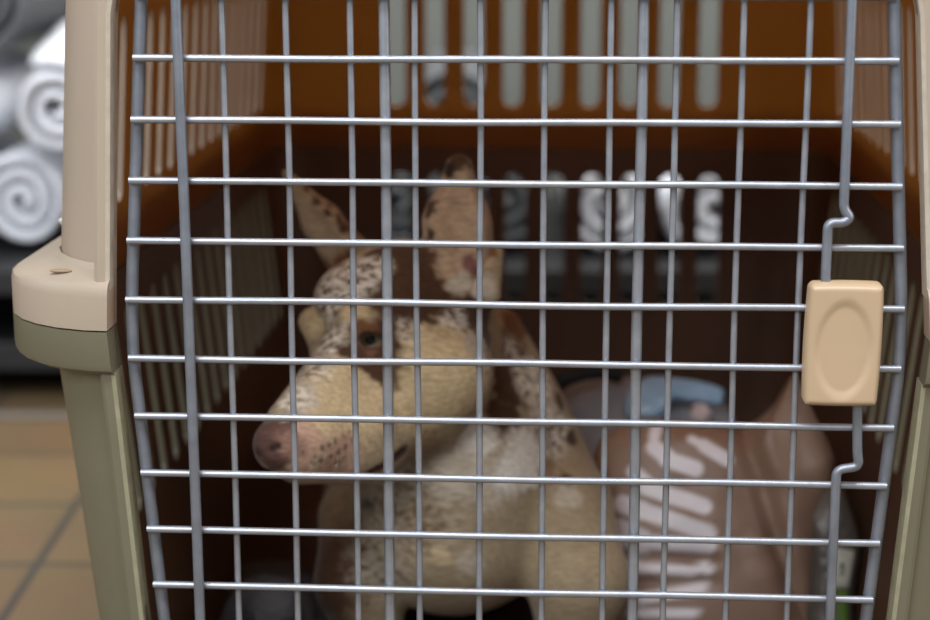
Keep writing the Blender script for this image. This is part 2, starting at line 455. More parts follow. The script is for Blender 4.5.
# latch housing: a bulging rounded plate with a dished oval thumb rest
bm = bmesh.new()
nx_, nz_ = 40, 60; w0, h0 = 0.0236, 0.0392; cx0, cz0 = 0.2058, -0.0010
front = []
for j in range(nz_+1):
    row = []
    for i in range(nx_+1):
        u = -1+2*i/nx_; v = -1+2*j/nz_
        bx = w0*(0.955+0.045*(1-v*v))
        # squircle corner rounding
        cxr, czr = u, v
        m_ = max(abs(u), abs(v))
        rr = 0.13
        X = u*bx; Z = v*h0*(0.985+0.015*(1-u*u))
        e = (1-abs(u))*w0; f = (1-abs(v))*h0
        edge = min(e, f)
        lift = 0.0130-0.005*max(0.0, 1-edge/0.0035)**2
        el = (u/0.72)**2+((v+0.06)/0.76)**2
        if el < 1.25:
            lift -= 0.0017*max(0.0, 1-max(0.0, el-0.8)/0.45)**1.5
        kx = max(0, abs(u)-(1-0.16)); kz = max(0, abs(v)-(1-0.16*w0/h0))
        dxy = math.hypot(kx*w0, kz*h0); Rr = 0.16*w0
        if dxy > Rr:
            s_ = Rr/dxy
            X -= math.copysign(kx*w0*(1-s_), u); Z -= math.copysign(kz*h0*(1-s_), v)
        row.append(bm.verts.new((cx0+X+0.0006*v, -0.006-lift, cz0+Z)))
    front.append(row)
for j in range(nz_):
    for i in range(nx_):
        bm.faces.new((front[j][i], front[j][i+1], front[j+1][i+1], front[j+1][i]))
bd = [front[0][i] for i in range(nx_+1)]+[front[j][nx_] for j in range(1, nz_+1)]+[front[nz_][i] for i in range(nx_-1, -1, -1)]+[front[j][0] for j in range(nz_-1, 0, -1)]
back = [bm.verts.new((q.co.x, -0.0055, q.co.z)) for q in bd]
for k in range(len(bd)):
    bm.faces.new((bd[k], back[k], back[(k+1) % len(bd)], bd[(k+1) % len(bd)]))
bm.faces.new(back)
put_d(from_bm('latch_housing', bm, latch_plastic, None, True, math.radians(40)))['label'] = 'tan plastic latch with dished oval thumb rest'

# peg on the upper rim; darker ellipse painted in for a shaded recess
put(tube('rim_peg', [(-0.318, 0.1395, 0.034), (-0.3245, 0.134, 0.0475)], 0.0016, mat('white nylon', srgb(226, 224, 218), 0.5)))
bm = bmesh.new(); bmesh.ops.create_uvsphere(bm, u_segments=20, v_segments=8, radius=1.0)
for v in bm.verts: v.co = Vector((v.co.x*0.0075-0.2915, v.co.y*0.0028+0.0135, v.co.z*0.0012+0.0345))
put(from_bm('rim_recess', bm, mat('rim recess shade', srgb(150, 128, 100), 0.5), None, True))
# ------------------------------------------------------------------ behind the crate: low bench with rolled towels
bench_m = mat('dark bench', srgb(34, 34, 36), 0.6, var=0.15, vscale=12)
bench = thing('low_bench', 'low dark bench standing behind the crate with rolled white towels on it', 'bench', fl(-0.1, 1.55, ZF), (0, 0, FA))
def bpart(name, lo, hi, bev=0.004):
    bm = bmesh.new(); bm_box(bm, lo, hi, bev); return from_bm(name, bm, bench_m, bench)
BT = 0.196
bpart('bench_top', (-1.25, -0.30, BT-0.035), (1.25, 0.34, BT))
bpart('lower_shelf', (-1.22, -0.25, 0.045), (1.22, 0.30, 0.085))
for x in (-1.2, -0.02, 1.16):
    for y in (-0.26, 0.28):
        bpart('leg', (x, y, 0), (x+0.045, y+0.045, BT-0.035))
towel_m = mat('white towel', srgb(232, 234, 240), 0.9, var=0.04, vscale=30, bump=0.5, bscale=260)
towel_g = mat('grey and shaded towel', srgb(98, 100, 102), 0.9, var=0.06, vscale=30, bump=0.5, bscale=260)  # for the grey roll, and for shade put into white rolls behind
rt = random.Random(7)
def roll_mesh(R, length, seed, m, turns=2.7):
    """a towel rolled up: a thick spiral sheet with soft edges, axis along local Y"""
    r = random.Random(seed); bm = bmesh.new(); n = int(turns*26)
    th = R/(turns+0.9)
    ys = [0, 0.006, 0.012, length*0.25, length*0.5, length*0.75, length-0.012, length-0.006, length]
    rows = []
    for i in range(n+1):
        t = i/n; a = t*turns*2*math.pi+r.random()*0.0
        rc = th*0.35+(R-th*0.5)*t
        hw = th*0.40
        sq = 1-0.10*math.sin(a+1.0)
        cols = []
        for side in (1, -1):
            for j, y in (list(enumerate(ys)) if side == 1 else list(enumerate(ys))[::-1]):
                e = min(y, length-y); k = 0.45 if e < 0.001 else (0.85 if e < 0.007 else 1.0)
                rr = rc+side*hw*k
                w = 0.003*noise.noise((a*0.7, y*9, seed*3.1))
                yy = y+(0.006*noise.noise((a*0.5, seed, 2)) if e < 0.013 else 0)
                cols.append(bm.verts.new(((rr+w)*math.cos(a), yy, (rr+w)*sq*math.sin(a))))
        rows.append(cols)
    for A, B in zip(rows, rows[1:]):
        for k in range(len(A)):
            bm.faces.new((A[k], A[(k+1) % len(A)], B[(k+1) % len(A)], B[k]))
    bm.faces.new(rows[0]); bm.faces.new(rows[-1][::-1])
    me = bpy.data.meshes.new('rolled_towel'); bmesh.ops.recalc_face_normals(bm, faces=bm.faces[:]); bm.to_mesh(me); bm.free()
    me.materials.append(m); me.polygons.foreach_set('use_smooth', [True]*len(me.polygons))
    return me
RR = 0.066
meshes = [roll_mesh(RR, 0.40, s, towel_m) for s in (1, 2, 3)]
mesh_g = roll_mesh(RR, 0.40, 9, towel_g)
def roll(x, y, z, spin, yaw, label, k=0, grey=False, pitch=0.0):
    o = bpy.data.objects.new('rolled_towel', mesh_g if grey else meshes[k]); COL.objects.link(o)
    o.location = (x, y, z)
    o.rotation_euler = (Matrix.Rotation(yaw, 3, 'Z') @ Matrix.Rotation(pitch, 3, 'X') @ Matrix.Rotation(spin, 3, 'Y')).to_euler()
    return tag(o, label, 'towel', 'rolled towels on the low bench')
zb1 = ZF+BT+RR*1.09
bx = [-0.715-0.137, -0.715, -0.578, -0.44]
names = {0: 'white rolled towel at the left end of the bottom row on the bench',
         1: 'white rolled towel in the bottom row, lowest one seen left of the crate',
         2: 'white rolled towel in the bottom row, hidden mostly by the tan crate post',
         3: 'white rolled towel in the bottom row, wholly screened by the left crate wall'}
for i in range(3):
    roll(bx[i], 1.30+0.01*i, zb1, i*1.3, FA, names[i], i % 3)
roll(-0.650, 1.275, zb1+0.130, 2.4, FA+0.10, 'white rolled towel with its dark spiral end showing, beside the tan post', 0, pitch=0.06)
roll(-0.812, 1.30, zb1+0.120, 0.6, FA, 'white rolled towel in the second tier, cut by the left photo edge', 1)
roll(-0.785, 1.36, zb1+0.262, 4.0, FA, 'grey rolled towel lying topmost on the white rolls', 2, grey=True)
back_lab = ['first', 'second', 'third', 'fourth', 'fifth']
for i, x in enumerate((-0.205, -0.062, 0.081, 0.224, 0.367)):
    g = i in (0, 1)  # these two are white rolls, their shade put into a grey colour
    roll(x, 1.33, zb1, rt.uniform(0, 6), FA, '%s rolled towel seen through the lower rear slots, %s from the left there' % ('shade-greyed white' if g else 'white', back_lab[i]), i % 3, grey=g)
roll(-0.125, 1.34, zb1+0.118, 1.0, FA, 'grey rolled towel in the second tier behind the upper rear slots', 1, grey=True)

# ------------------------------------------------------------------ soft things lying in the crate
def inflate(name, outline, org, vdir, thick, back, m, rings=26, per=140, pw=0.5, crease=0.004, cs=14, seed=0.0, creases=()):
    """soft closed shape: outline in a tilted plane, swelling to both sides"""
    org = Vector(org); vv = Vector(vdir).normalized(); uu = Vector((1, 0, 0)); nn = uu.cross(vv)   # towards the viewer side
    P = [Vector(q).to_3d() for q in outline]; n = len(P)
    # dense closed Catmull-Rom outline
    D_ = []
    for i in range(n):
        p0, p1, p2, p3 = P[i-1], P[i], P[(i+1) % n], P[(i+2) % n]
        for k in range(max(2, per//n)):
            t = k/max(2, per//n)
            cr = 0.5*((2*p1)+(p2-p0)*t+(2*p0-5*p1+4*p2-p3)*t*t+(3*p1-p0-3*p2+p3)*t**3)
            D_.append(p1.lerp(p2, t)*0.35+cr*0.65)
    c = sum(D_, Vector())/len(D_)
    V_, F_, UV = [], [], []
    N_ = len(D_)
    for side, dep in ((1, thick), (-1, back)):
        for r in range(rings+1):
            f = r/rings
            if side == -1 and r == rings: continue
            for q in D_:
                uv = c+(q-c)*f
                h = dep*max(0.0, 1-f**2.6)**pw*side
                wn = crease*(noise.noise((uv.x*cs+seed, uv.y*cs, seed+side))+0.5*noise.noise((uv.x*cs*3+seed, uv.y*cs*3, seed)))*(1-0.7*f)
                for (a, b_, w_, dp) in creases:
                    a = Vector(a).to_3d(); b_ = Vector(b_).to_3d(); ab = b_-a; t = max(0, min(1, (uv-a).dot(ab)/ab.length_squared))
                    dd = (uv-a-ab*t).length; wn += dp*math.exp(-(dd/w_)**2)*(side > 0)
                pt = org+uu*uv.x+vv*uv.y-nn*(-h)*1.0+nn*wn
                V_.append(pt); UV.append((uv.x, uv.y, side))
    fr = rings+1
    def ix(side, r, k):
        k %= N_
        if side == 1: return r*N_+k
        return ix(1, r, k) if r == rings else fr*N_+r*N_+k
    for r in range(rings):
        for k in range(N_):
            F_.append((ix(1, r, k), ix(1, r, k+1), ix(1, r+1, k+1), ix(1, r+1, k)))
            F_.append((ix(-1, r, k), ix(-1, r+1, k), ix(-1, r+1, k+1), ix(-1, r, k+1)))
    me = bpy.data.meshes.new(name); me.from_pydata([tuple(v) for v in V_], [], F_); me.update()
    bm = bmesh.new(); bm.from_mesh(me)
    bmesh.ops.remove_doubles(bm, verts=bm.verts[:], dist=1e-6)
    bmesh.ops.recalc_face_normals(bm, faces=bm.faces[:]); bm.to_mesh(me); bm.free()
    o = link(name, me, m); return o, org, uu, vv, nn

def print_attr(o, org, uu, vv, nn, strokes):
    me = o.data; vals = []
    for v in me.vertices:
        q = v.co-org; x, y, d = q.dot(uu), q.dot(vv), q.dot(nn)
        best = 0.0
        if d > -0.002:
            for a, b, r in strokes:
                ax, ay = a; bx_, by = b; L2 = (bx_-ax)**2+(by-ay)**2+1e-9
                t = max(0, min(1, ((x-ax)*(bx_-ax)+(y-ay)*(by-ay))/L2))
                dd = math.hypot(x-ax-t*(bx_-ax), y-ay-t*(by-ay))
                best = max(best, max(0, min(1, (r-dd)/0.003+0.5)))
        vals.append(best)
    a = me.attributes.new('ink', 'FLOAT', 'POINT'); a.data.foreach_set('value', vals)

def printed(name, base, ink, rough):
    m = mat(name, base, rough, bump=0.25, bscale=45)
    N = m.node_tree.nodes; L = m.node_tree.links
    a = N.new('ShaderNodeAttribute'); a.attribute_name = 'ink'
    mx = N.new('ShaderNodeMix'); mx.data_type = 'RGBA'; mx.inputs[6].default_value = base; mx.inputs[7].default_value = ink
    L.new(a.outputs['Fac'], mx.inputs[0]); L.new(mx.outputs[2], N['Principled BSDF'].inputs['Base Color']); return m

bag_m = printed('brown bag', srgb(146, 118, 100), srgb(240, 234, 238), 0.45)
outline = [(-0.095, -0.190), (-0.105, -0.09), (-0.099, -0.03), (-0.089, 0.013), (-0.054, 0.033), (-0.002, 0.029), (0.036, 0.026), (0.062, 0.047), (0.077, 0.072), (0.082, 0.069), (0.090, 0.049), (0.102, 0.023), (0.112, -0.002), (0.110, -0.035), (0.098, -0.086), (0.092, -0.150), (0.088, -0.190)]
bag, o_, u_, v_, n_ = inflate('brown_bag', outline, (0.15, 0.40, -0.2), (0, 0.35, 0.93), 0.05, 0.05, bag_m, rings=60, per=240, crease=0.006, cs=16, seed=3.0,
    creases=[((0.03, 0.03), (0.086, -0.16), 0.010, -0.014), ((-0.075, -0.086), (0.003, -0.088), 0.006, -0.010), ((-0.06, -0.108), (0.0, -0.106), 0.006, -0.008)])
print_attr(bag, o_, u_, v_, n_, [((-0.041, 0.022), (-0.043, 0.014), 0.0048), ((-0.043, 0.005), (-0.029, -0.006), 0.0068), ((-0.033, -0.005), (-0.009, -0.013), 0.0068), ((-0.012, 0.012), (-0.002, 0.007), 0.0039), ((-0.002, 0.007), (0.017, -0.005), 0.0058), ((-0.06, -0.016), (-0.045, -0.029), 0.0058), ((-0.05, -0.029), (-0.002, -0.044), 0.0068), ((-0.069, -0.043), (-0.053, -0.048), 0.0078), ((-0.053, -0.048), (0.002, -0.066), 0.0068), ((-0.072, -0.065), (-0.053, -0.074), 0.0100), ((-0.053, -0.074), (0.003, -0.077), 0.0058), ((-0.065, -0.094), (-0.01, -0.098), 0.0048), ((-0.001, -0.094), (0, -0.095), 0.0058), ((-0.053, -0.121), (-0.002, -0.111), 0.0048), ((-0.061, -0.133), (-0.01, -0.132), 0.0039)])
tag(bag, 'crumpled brown plastic bag with white printed strokes lying beside the dog', 'bag')

grey_m = mat('grey sack', srgb(146, 148, 156), 0.7, var=0.12, vscale=20, bump=0.4, bscale=40)
sack, *_ = inflate('grey_sack', [(-0.125, -0.23), (-0.139, -0.047), (-0.134, -0.011), (-0.111, 0.01), (-0.067, 0.016), (-0.009, 0.012), (0.034, -0.008), (0.047, -0.044), (0.05, -0.14), (0.04, -0.23)], (0.15, 0.60, -0.2), (0, 0.6, 0.8), 0.05, 0.05, grey_m, crease=0.008, cs=18, seed=8.0)
tag(sack, 'slumped grey sack lying behind the brown bag at the back of the crate', 'sack')
blue_m = mat('pale blue plastic', srgb(150, 184, 214), 0.3, var=0.12, vscale=40, bump=0.3, bscale=60)
bl, *_ = inflate('blue_wrapper', [(-0.062, -0.028), (-0.062, -0.002), (-0.040, 0.014), (0.0, 0.010), (0.028, 0.002), (0.025, -0.014), (0.0, -0.012), (-0.022, -0.012), (-0.034, -0.030)], (0.15, 0.54, -0.178), (0, 0.6, 0.8), 0.010, 0.006, blue_m, rings=14, crease=0.005, cs=50, seed=1.0)
tag(bl, 'crumpled pale blue plastic wrapper lying on the grey sack', 'wrapper')
tis, *_ = inflate('white_tissue', [(-0.004, -0.026), (-0.001, -0.012), (0.012, -0.012), (0.016, -0.022), (0.008, -0.032)], (0.15, 0.540, -0.18), (0, 0.6, 0.8), 0.008, 0.004, mat('tissue', srgb(206, 190, 190), 0.8), rings=8, per=50, crease=0.004, cs=60, seed=2.0)
tag(tis, 'small crumpled white scrap lying under the pale blue wrapper', 'scrap')
strap = tube('black_strap', [(0.0, 0.54, -0.196), (0.015, 0.535, -0.176), (0.03, 0.535, -0.167), (0.05, 0.54, -0.162), (0.066, 0.55, -0.163), (0.08, 0.56, -0.170)], 0.0075, mat('black webbing', srgb(16, 16, 18), 0.6))
tag(strap, 'short black strap lying across the grey sack behind the dog neck', 'strap')
pk_m = mat('smoky plastic', srgb(92, 86, 80), 0.35, var=0.3, vscale=30, bump=0.3, bscale=50)
pkt = thing('plastic_packet', 'smoky plastic packet with a pale green label right of the brown bag', 'packet', (0.258, 0.36, -0.385))
pb, po, pu, pv, pn = inflate('pouch', [(-0.020, -0.138), (-0.021, -0.025), (-0.023, 0.021), (-0.011, 0.036), (0.006, 0.039), (0.017, 0.013), (0.023, -0.016), (0.017, -0.058), (0.014, -0.138)], (0.258, 0.36, -0.25), (0, 0.3, 0.95), 0.018, 0.016, pk_m, rings=18, crease=0.004, cs=40, seed=5.0)
def onp(x, y, d): return po+pu*x+pv*y+pn*d
PI_ = Matrix.Translation((-0.258, -0.36, 0.385))
pb.parent = pkt; pb.matrix_parent_inverse = PI_
def patch(name, q, d, m, parent):
    bm = bmesh.new(); nu = 6
    g = [[bm.verts.new(onp(*[(q[0][k]*(1-i/nu)+q[1][k]*i/nu)*(1-j/nu)+(q[3][k]*(1-i/nu)+q[2][k]*i/nu)*j/nu for k in (0, 1)], d)) for i in range(nu+1)] for j in range(nu+1)]
    for j in range(nu):
        for i in range(nu): bm.faces.new((g[j][i], g[j][i+1], g[j+1][i+1], g[j+1][i]))
    o = from_bm(name, bm, m, None, True)
    # wrap onto the pouch
    sw = o.modifiers.new('s', 'SHRINKWRAP'); sw.target = pb; sw.wrap_method = 'NEAREST_SURFACEPOINT'; sw.wrap_mode = 'ABOVE_SURFACE'; sw.offset = d*0+0.0006
    dg = bpy.context.evaluated_depsgraph_get(); me2 = bpy.data.meshes.new_from_object(o.evaluated_get(dg)); o.modifiers.clear(); o.data = me2
    so = o.modifiers.new('t', 'SOLIDIFY'); so.thickness = 0.0004; so.offset = 1
    o.parent = parent; o.matrix_parent_inverse = PI_; return o
lab = patch('label', [(-0.006, -0.047), (0.015, -0.047), (0.020, -0.014), (-0.006, -0.014)], 0.02, mat('label paper', srgb(196, 196, 182), 0.6), pkt)
grn = mat('label green', srgb(80, 112, 34), 0.6)
patch('label_band', [(0.001, -0.085), (0.012, -0.085), (0.013, -0.049), (0.001, -0.049)], 0.02, grn, pkt)
patch('label_mark', [(0.003, -0.037), (0.010, -0.037), (0.010, -0.027), (0.003, -0.027)], 0.03, mat('label dark green', srgb(48, 66, 40), 0.6), pkt)
blk_m = mat('dark blanket', srgb(70, 66, 68), 0.9, var=0.35, vscale=40, bump=0.8, bscale=120)
prs = [('c', (-0.215, 0.24, -0.345), (-0.185, 0.17, -0.345), 0.045, 0.04, 0.02), ('c', (-0.175, 0.30, -0.33), (-0.19, 0.22, -0.30), 0.05, 0.035, 0.02), ('c', (-0.19, 0.24, -0.29), (-0.175, 0.19, -0.262), 0.03, 0.022, 0.02), ('c', (-0.20, 0.30, -0.34), (-0.22, 0.42, -0.35), 0.045, 0.04, 0.02)]
D, lo = sdf_grid(prs, 0.004); V, F = surface_nets(D, lo, 0.004)
V = V+np.array((-0.012, 0, 0))+0.006*np.stack([vnoise(V, 28, 1), vnoise(V, 28, 7), vnoise(V, 28, 13)], 1)
blk = link('dark_blanket', np_mesh('dark_blanket', V, F), blk_m)
tag(blk, 'dark grey crumpled blanket under the dog muzzle in the left crate corner', 'blanket')
DOG = [
    ('c', (-0.0592, 0.34, -0.1968), (-0.1017, 0.6, -0.263), 0.0749, 0.0909, 0.03),
    ('c', (-0.1017, 0.6, -0.263), (-0.1066, 0.66, -0.2813), 0.0861, 0.0812, 0.03),
    ('c', (-0.1536, 0.62, -0.3116), (-0.1502, 0.5, -0.3215), 0.0561, 0.0406, 0.02),
    ('c', (-0.0437, 0.62, -0.3095), (-0.0293, 0.52, -0.3161), 0.0561, 0.0411, 0.02),
    ('e', (-0.0601, 0.315, -0.2235), (0.0865, 0.0761, 0.0769), ((1, 0, 0), (0, 1, 0), (0, 0, 1)), 0.03),
    ('c', (-0.0558, 0.29, -0.1812), (-0.0596, 0.285, -0.2304), 0.0669, 0.0643, 0.03),
    ('c', (-0.061, 0.31, -0.0865), (-0.048, 0.335, -0.1604), 0.0463, 0.0617, 0.03),
    ('c', (-0.048, 0.335, -0.1604), (-0.0394, 0.33, -0.2193), 0.0617, 0.0744, 0.03),
    ('c', (-0.0193, 0.335, -0.0751), (0.03, 0.345, -0.1967), 0.0146, 0.027, 0.03),
    ('g', 0.014),
    ('c', (0.0225, 0.31, -0.2244), (0.0443, 0.27, -0.261), 0.0527, 0.0388, 0.03),
    ('c', (0.0444, 0.27, -0.2695), (0.0327, 0.26, -0.3602), 0.0357, 0.0193, 0.02),
    ('c', (0.0327, 0.255, -0.3622), (0.022, 0.225, -0.3593), 0.0192, 0.0165, 0.012),
    ('g', 0.014),
    ('c', (-0.1293, 0.31, -0.2318), (-0.13, 0.27, -0.2692), 0.0415, 0.0341, 0.03),
    ('c', (-0.1317, 0.27, -0.2735), (-0.1112, 0.26, -0.3597), 0.0326, 0.0193, 0.02),
    ('c', (-0.1107, 0.255, -0.3592), (-0.1131, 0.225, -0.3545), 0.0192, 0.0165, 0.012),
    ('g', 0.008),
    ('c', (-0.0465, 0.262, -0.0213), (-0.0519, 0.262, 0.0264), 0.0285, 0.0247, 0.012),
    ('c', (-0.0519, 0.262, 0.0264), (-0.0503, 0.262, 0.0682), 0.0247, 0.0108, 0.01),
    ('C', (-0.0381, 0.224, -0.002), (-0.0488, 0.228, 0.0376), 0.0188, 0.0188, 0.006),
    ('C', (-0.0488, 0.228, 0.0376), (-0.049, 0.243, 0.0679), 0.0188, 0.0069, 0.006),
    ('c', (-0.02, 0.238, 0.0078), (-0.0231, 0.226, -0.0237), 0.0053, 0.0068, 0.006),
    ('c', (-0.0249, 0.23, 0.0016), (-0.0335, 0.222, -0.0199), 0.003, 0.006, 0.006),
    ('c', (-0.044, 0.246, 0.0014), (-0.0406, 0.24, -0.0082), 0.0046, 0.0053, 0.006),
    ('g', 0.01),
    ('c', (-0.1405, 0.318, -0.0166), (-0.1643, 0.318, 0.0158), 0.0201, 0.0152, 0.012),
    ('c', (-0.1643, 0.318, 0.0158), (-0.1922, 0.316, 0.0555), 0.0152, 0.0036, 0.008),
    ('C', (-0.1484, 0.292, -0.0133), (-0.1675, 0.296, 0.0179), 0.015, 0.0119, 0.005),
    ('C', (-0.1675, 0.296, 0.0179), (-0.1898, 0.305, 0.0499), 0.0119, 0.002, 0.005),
    ('g', 0.007),
    ('c', (-0.1016, 0.252, -0.0349), (-0.0678, 0.275, -0.0498), 0.0429, 0.0452, 0.018),
    ('e', (-0.0924, 0.262, -0.0219), (0.0448, 0.0386, 0.0324), ((-0.6428, -0.766, 0), (0.766, -0.6428, 0), (0, 0, 1)), 0.015),
    ('c', (-0.1343, 0.235, -0.0301), (-0.1143, 0.225, -0.051), 0.0257, 0.0301, 0.018),
    ('c', (-0.162, 0.243, -0.0495), (-0.1466, 0.225, -0.0648), 0.0114, 0.0143, 0.01),
    ('c', (-0.1286, 0.206, -0.0376), (-0.1045, 0.206, -0.0404), 0.0111, 0.0096, 0.01),
    ('e', (-0.063, 0.23, -0.0892), (0.0467, 0.0347, 0.0437), ((-0.604, -0.7198, -0.342), (0.766, -0.6428, 0), (-0.2198, -0.262, 0.9397)), 0.02),
    ('c', (-0.0881, 0.212, -0.0748), (-0.0547, 0.222, -0.0807), 0.0253, 0.027, 0.018),
    ('c', (-0.1275, 0.205, -0.0791), (-0.1652, 0.142, -0.1002), 0.0326, 0.0169, 0.016),
    ('c', (-0.1122, 0.2, -0.111), (-0.1539, 0.142, -0.1173), 0.0339, 0.0198, 0.016),
    ('c', (-0.117, 0.187, -0.1346), (-0.1585, 0.142, -0.1287), 0.0248, 0.0184, 0.014),
    ('c', (-0.1535, 0.14, -0.1137), (-0.1666, 0.13, -0.1155), 0.0211, 0.0175, 0.014),
    ('c', (-0.071, 0.232, -0.1272), (-0.1286, 0.165, -0.136), 0.0227, 0.0122, 0.014),
    ('e', (-0.1731, 0.122, -0.108), (0.0132, 0.0118, 0.0118), ((-0.633, -0.7544, 0.1736), (0.766, -0.6428, 0), (0.1116, 0.133, 0.9848)), 0.01),
    ('e', (-0.1763, 0.119, -0.1146), (0.0097, 0.0104, 0.0132), ((-0.6428, -0.766, 0), (0.766, -0.6428, 0), (0, 0, 1)), 0.01),
    ('E', (-0.1129, 0.199, -0.0534), (0.0111, 0.0103, 0.007), ((-0.342, -0.9397, 0), (0.9305, -0.3387, 0.1392), (-0.1308, 0.0476, 0.9903)), 0.004),
    ('C', (-0.1509, 0.226, -0.0377), (-0.1544, 0.21, -0.0621), 0.0019, 0.0019, 0.01),
    ('C', (-0.173, 0.1083, -0.1114), (-0.171, 0.1074, -0.1103), 0.0022, 0.0022, 0.002),
    ('C', (-0.171, 0.1074, -0.1103), (-0.1691, 0.1079, -0.1097), 0.0022, 0.0022, 0.002),
    ('C', (-0.1691, 0.1079, -0.1097), (-0.1673, 0.1084, -0.1091), 0.0022, 0.0022, 0.002),
    ('C', (-0.1835, 0.1104, -0.1144), (-0.1823, 0.1114, -0.1169), 0.0014, 0.0014, 0.002),
    ('C', (-0.1823, 0.1114, -0.1169), (-0.1803, 0.1082, -0.1181), 0.0014, 0.0014, 0.002),
    ('C', (-0.0862, 0.1801, -0.132), (-0.0882, 0.1795, -0.1335), 0.0025, 0.0025, 0.002),
    ('C', (-0.0882, 0.1795, -0.1335), (-0.0901, 0.1774, -0.1346), 0.0025, 0.0025, 0.002),
    ('C', (-0.0901, 0.1774, -0.1346), (-0.0917, 0.1739, -0.1352), 0.0025, 0.0025, 0.002),
    ('C', (-0.0917, 0.1739, -0.1352), (-0.0939, 0.1746, -0.1372), 0.0025, 0.0025, 0.002),
    ('C', (-0.0939, 0.1746, -0.1372), (-0.0955, 0.1711, -0.1378), 0.0025, 0.0025, 0.002),
    ('C', (-0.0955, 0.1711, -0.1378), (-0.0974, 0.169, -0.1388), 0.0025, 0.0025, 0.002),
    ('C', (-0.0974, 0.169, -0.1388), (-0.0996, 0.1712, -0.1412), 0.0025, 0.0025, 0.002),
    ('C', (-0.0996, 0.1712, -0.1412), (-0.1016, 0.1678, -0.1414), 0.0023, 0.0023, 0.002),
    ('C', (-0.1016, 0.1678, -0.1414), (-0.1038, 0.1657, -0.1421), 0.0023, 0.0023, 0.002),
    ('C', (-0.1038, 0.1657, -0.1421), (-0.1061, 0.1651, -0.1433), 0.0023, 0.0023, 0.002),
    ('C', (-0.1061, 0.1651, -0.1433), (-0.1084, 0.1645, -0.1444), 0.0023, 0.0023, 0.002),
    ('C', (-0.1084, 0.1645, -0.1444), (-0.1105, 0.1624, -0.1451), 0.0023, 0.0023, 0.002),
    ('C', (-0.1105, 0.1624, -0.1451), (-0.1124, 0.159, -0.1453), 0.0023, 0.0023, 0.002),
    ('C', (-0.1628, 0.1145, -0.1227), (-0.1635, 0.1138, -0.1247), 0.001, 0.001, 0.002),
    ('C', (-0.1635, 0.1138, -0.1247), (-0.1644, 0.1145, -0.1271), 0.001, 0.001, 0.002),
    ('C', (-0.1644, 0.1145, -0.1271), (-0.1655, 0.1166, -0.13), 0.001, 0.001, 0.002),
    ('C', (-0.1655, 0.1166, -0.13), (-0.1668, 0.1201, -0.1334), 0.001, 0.001, 0.002),
]
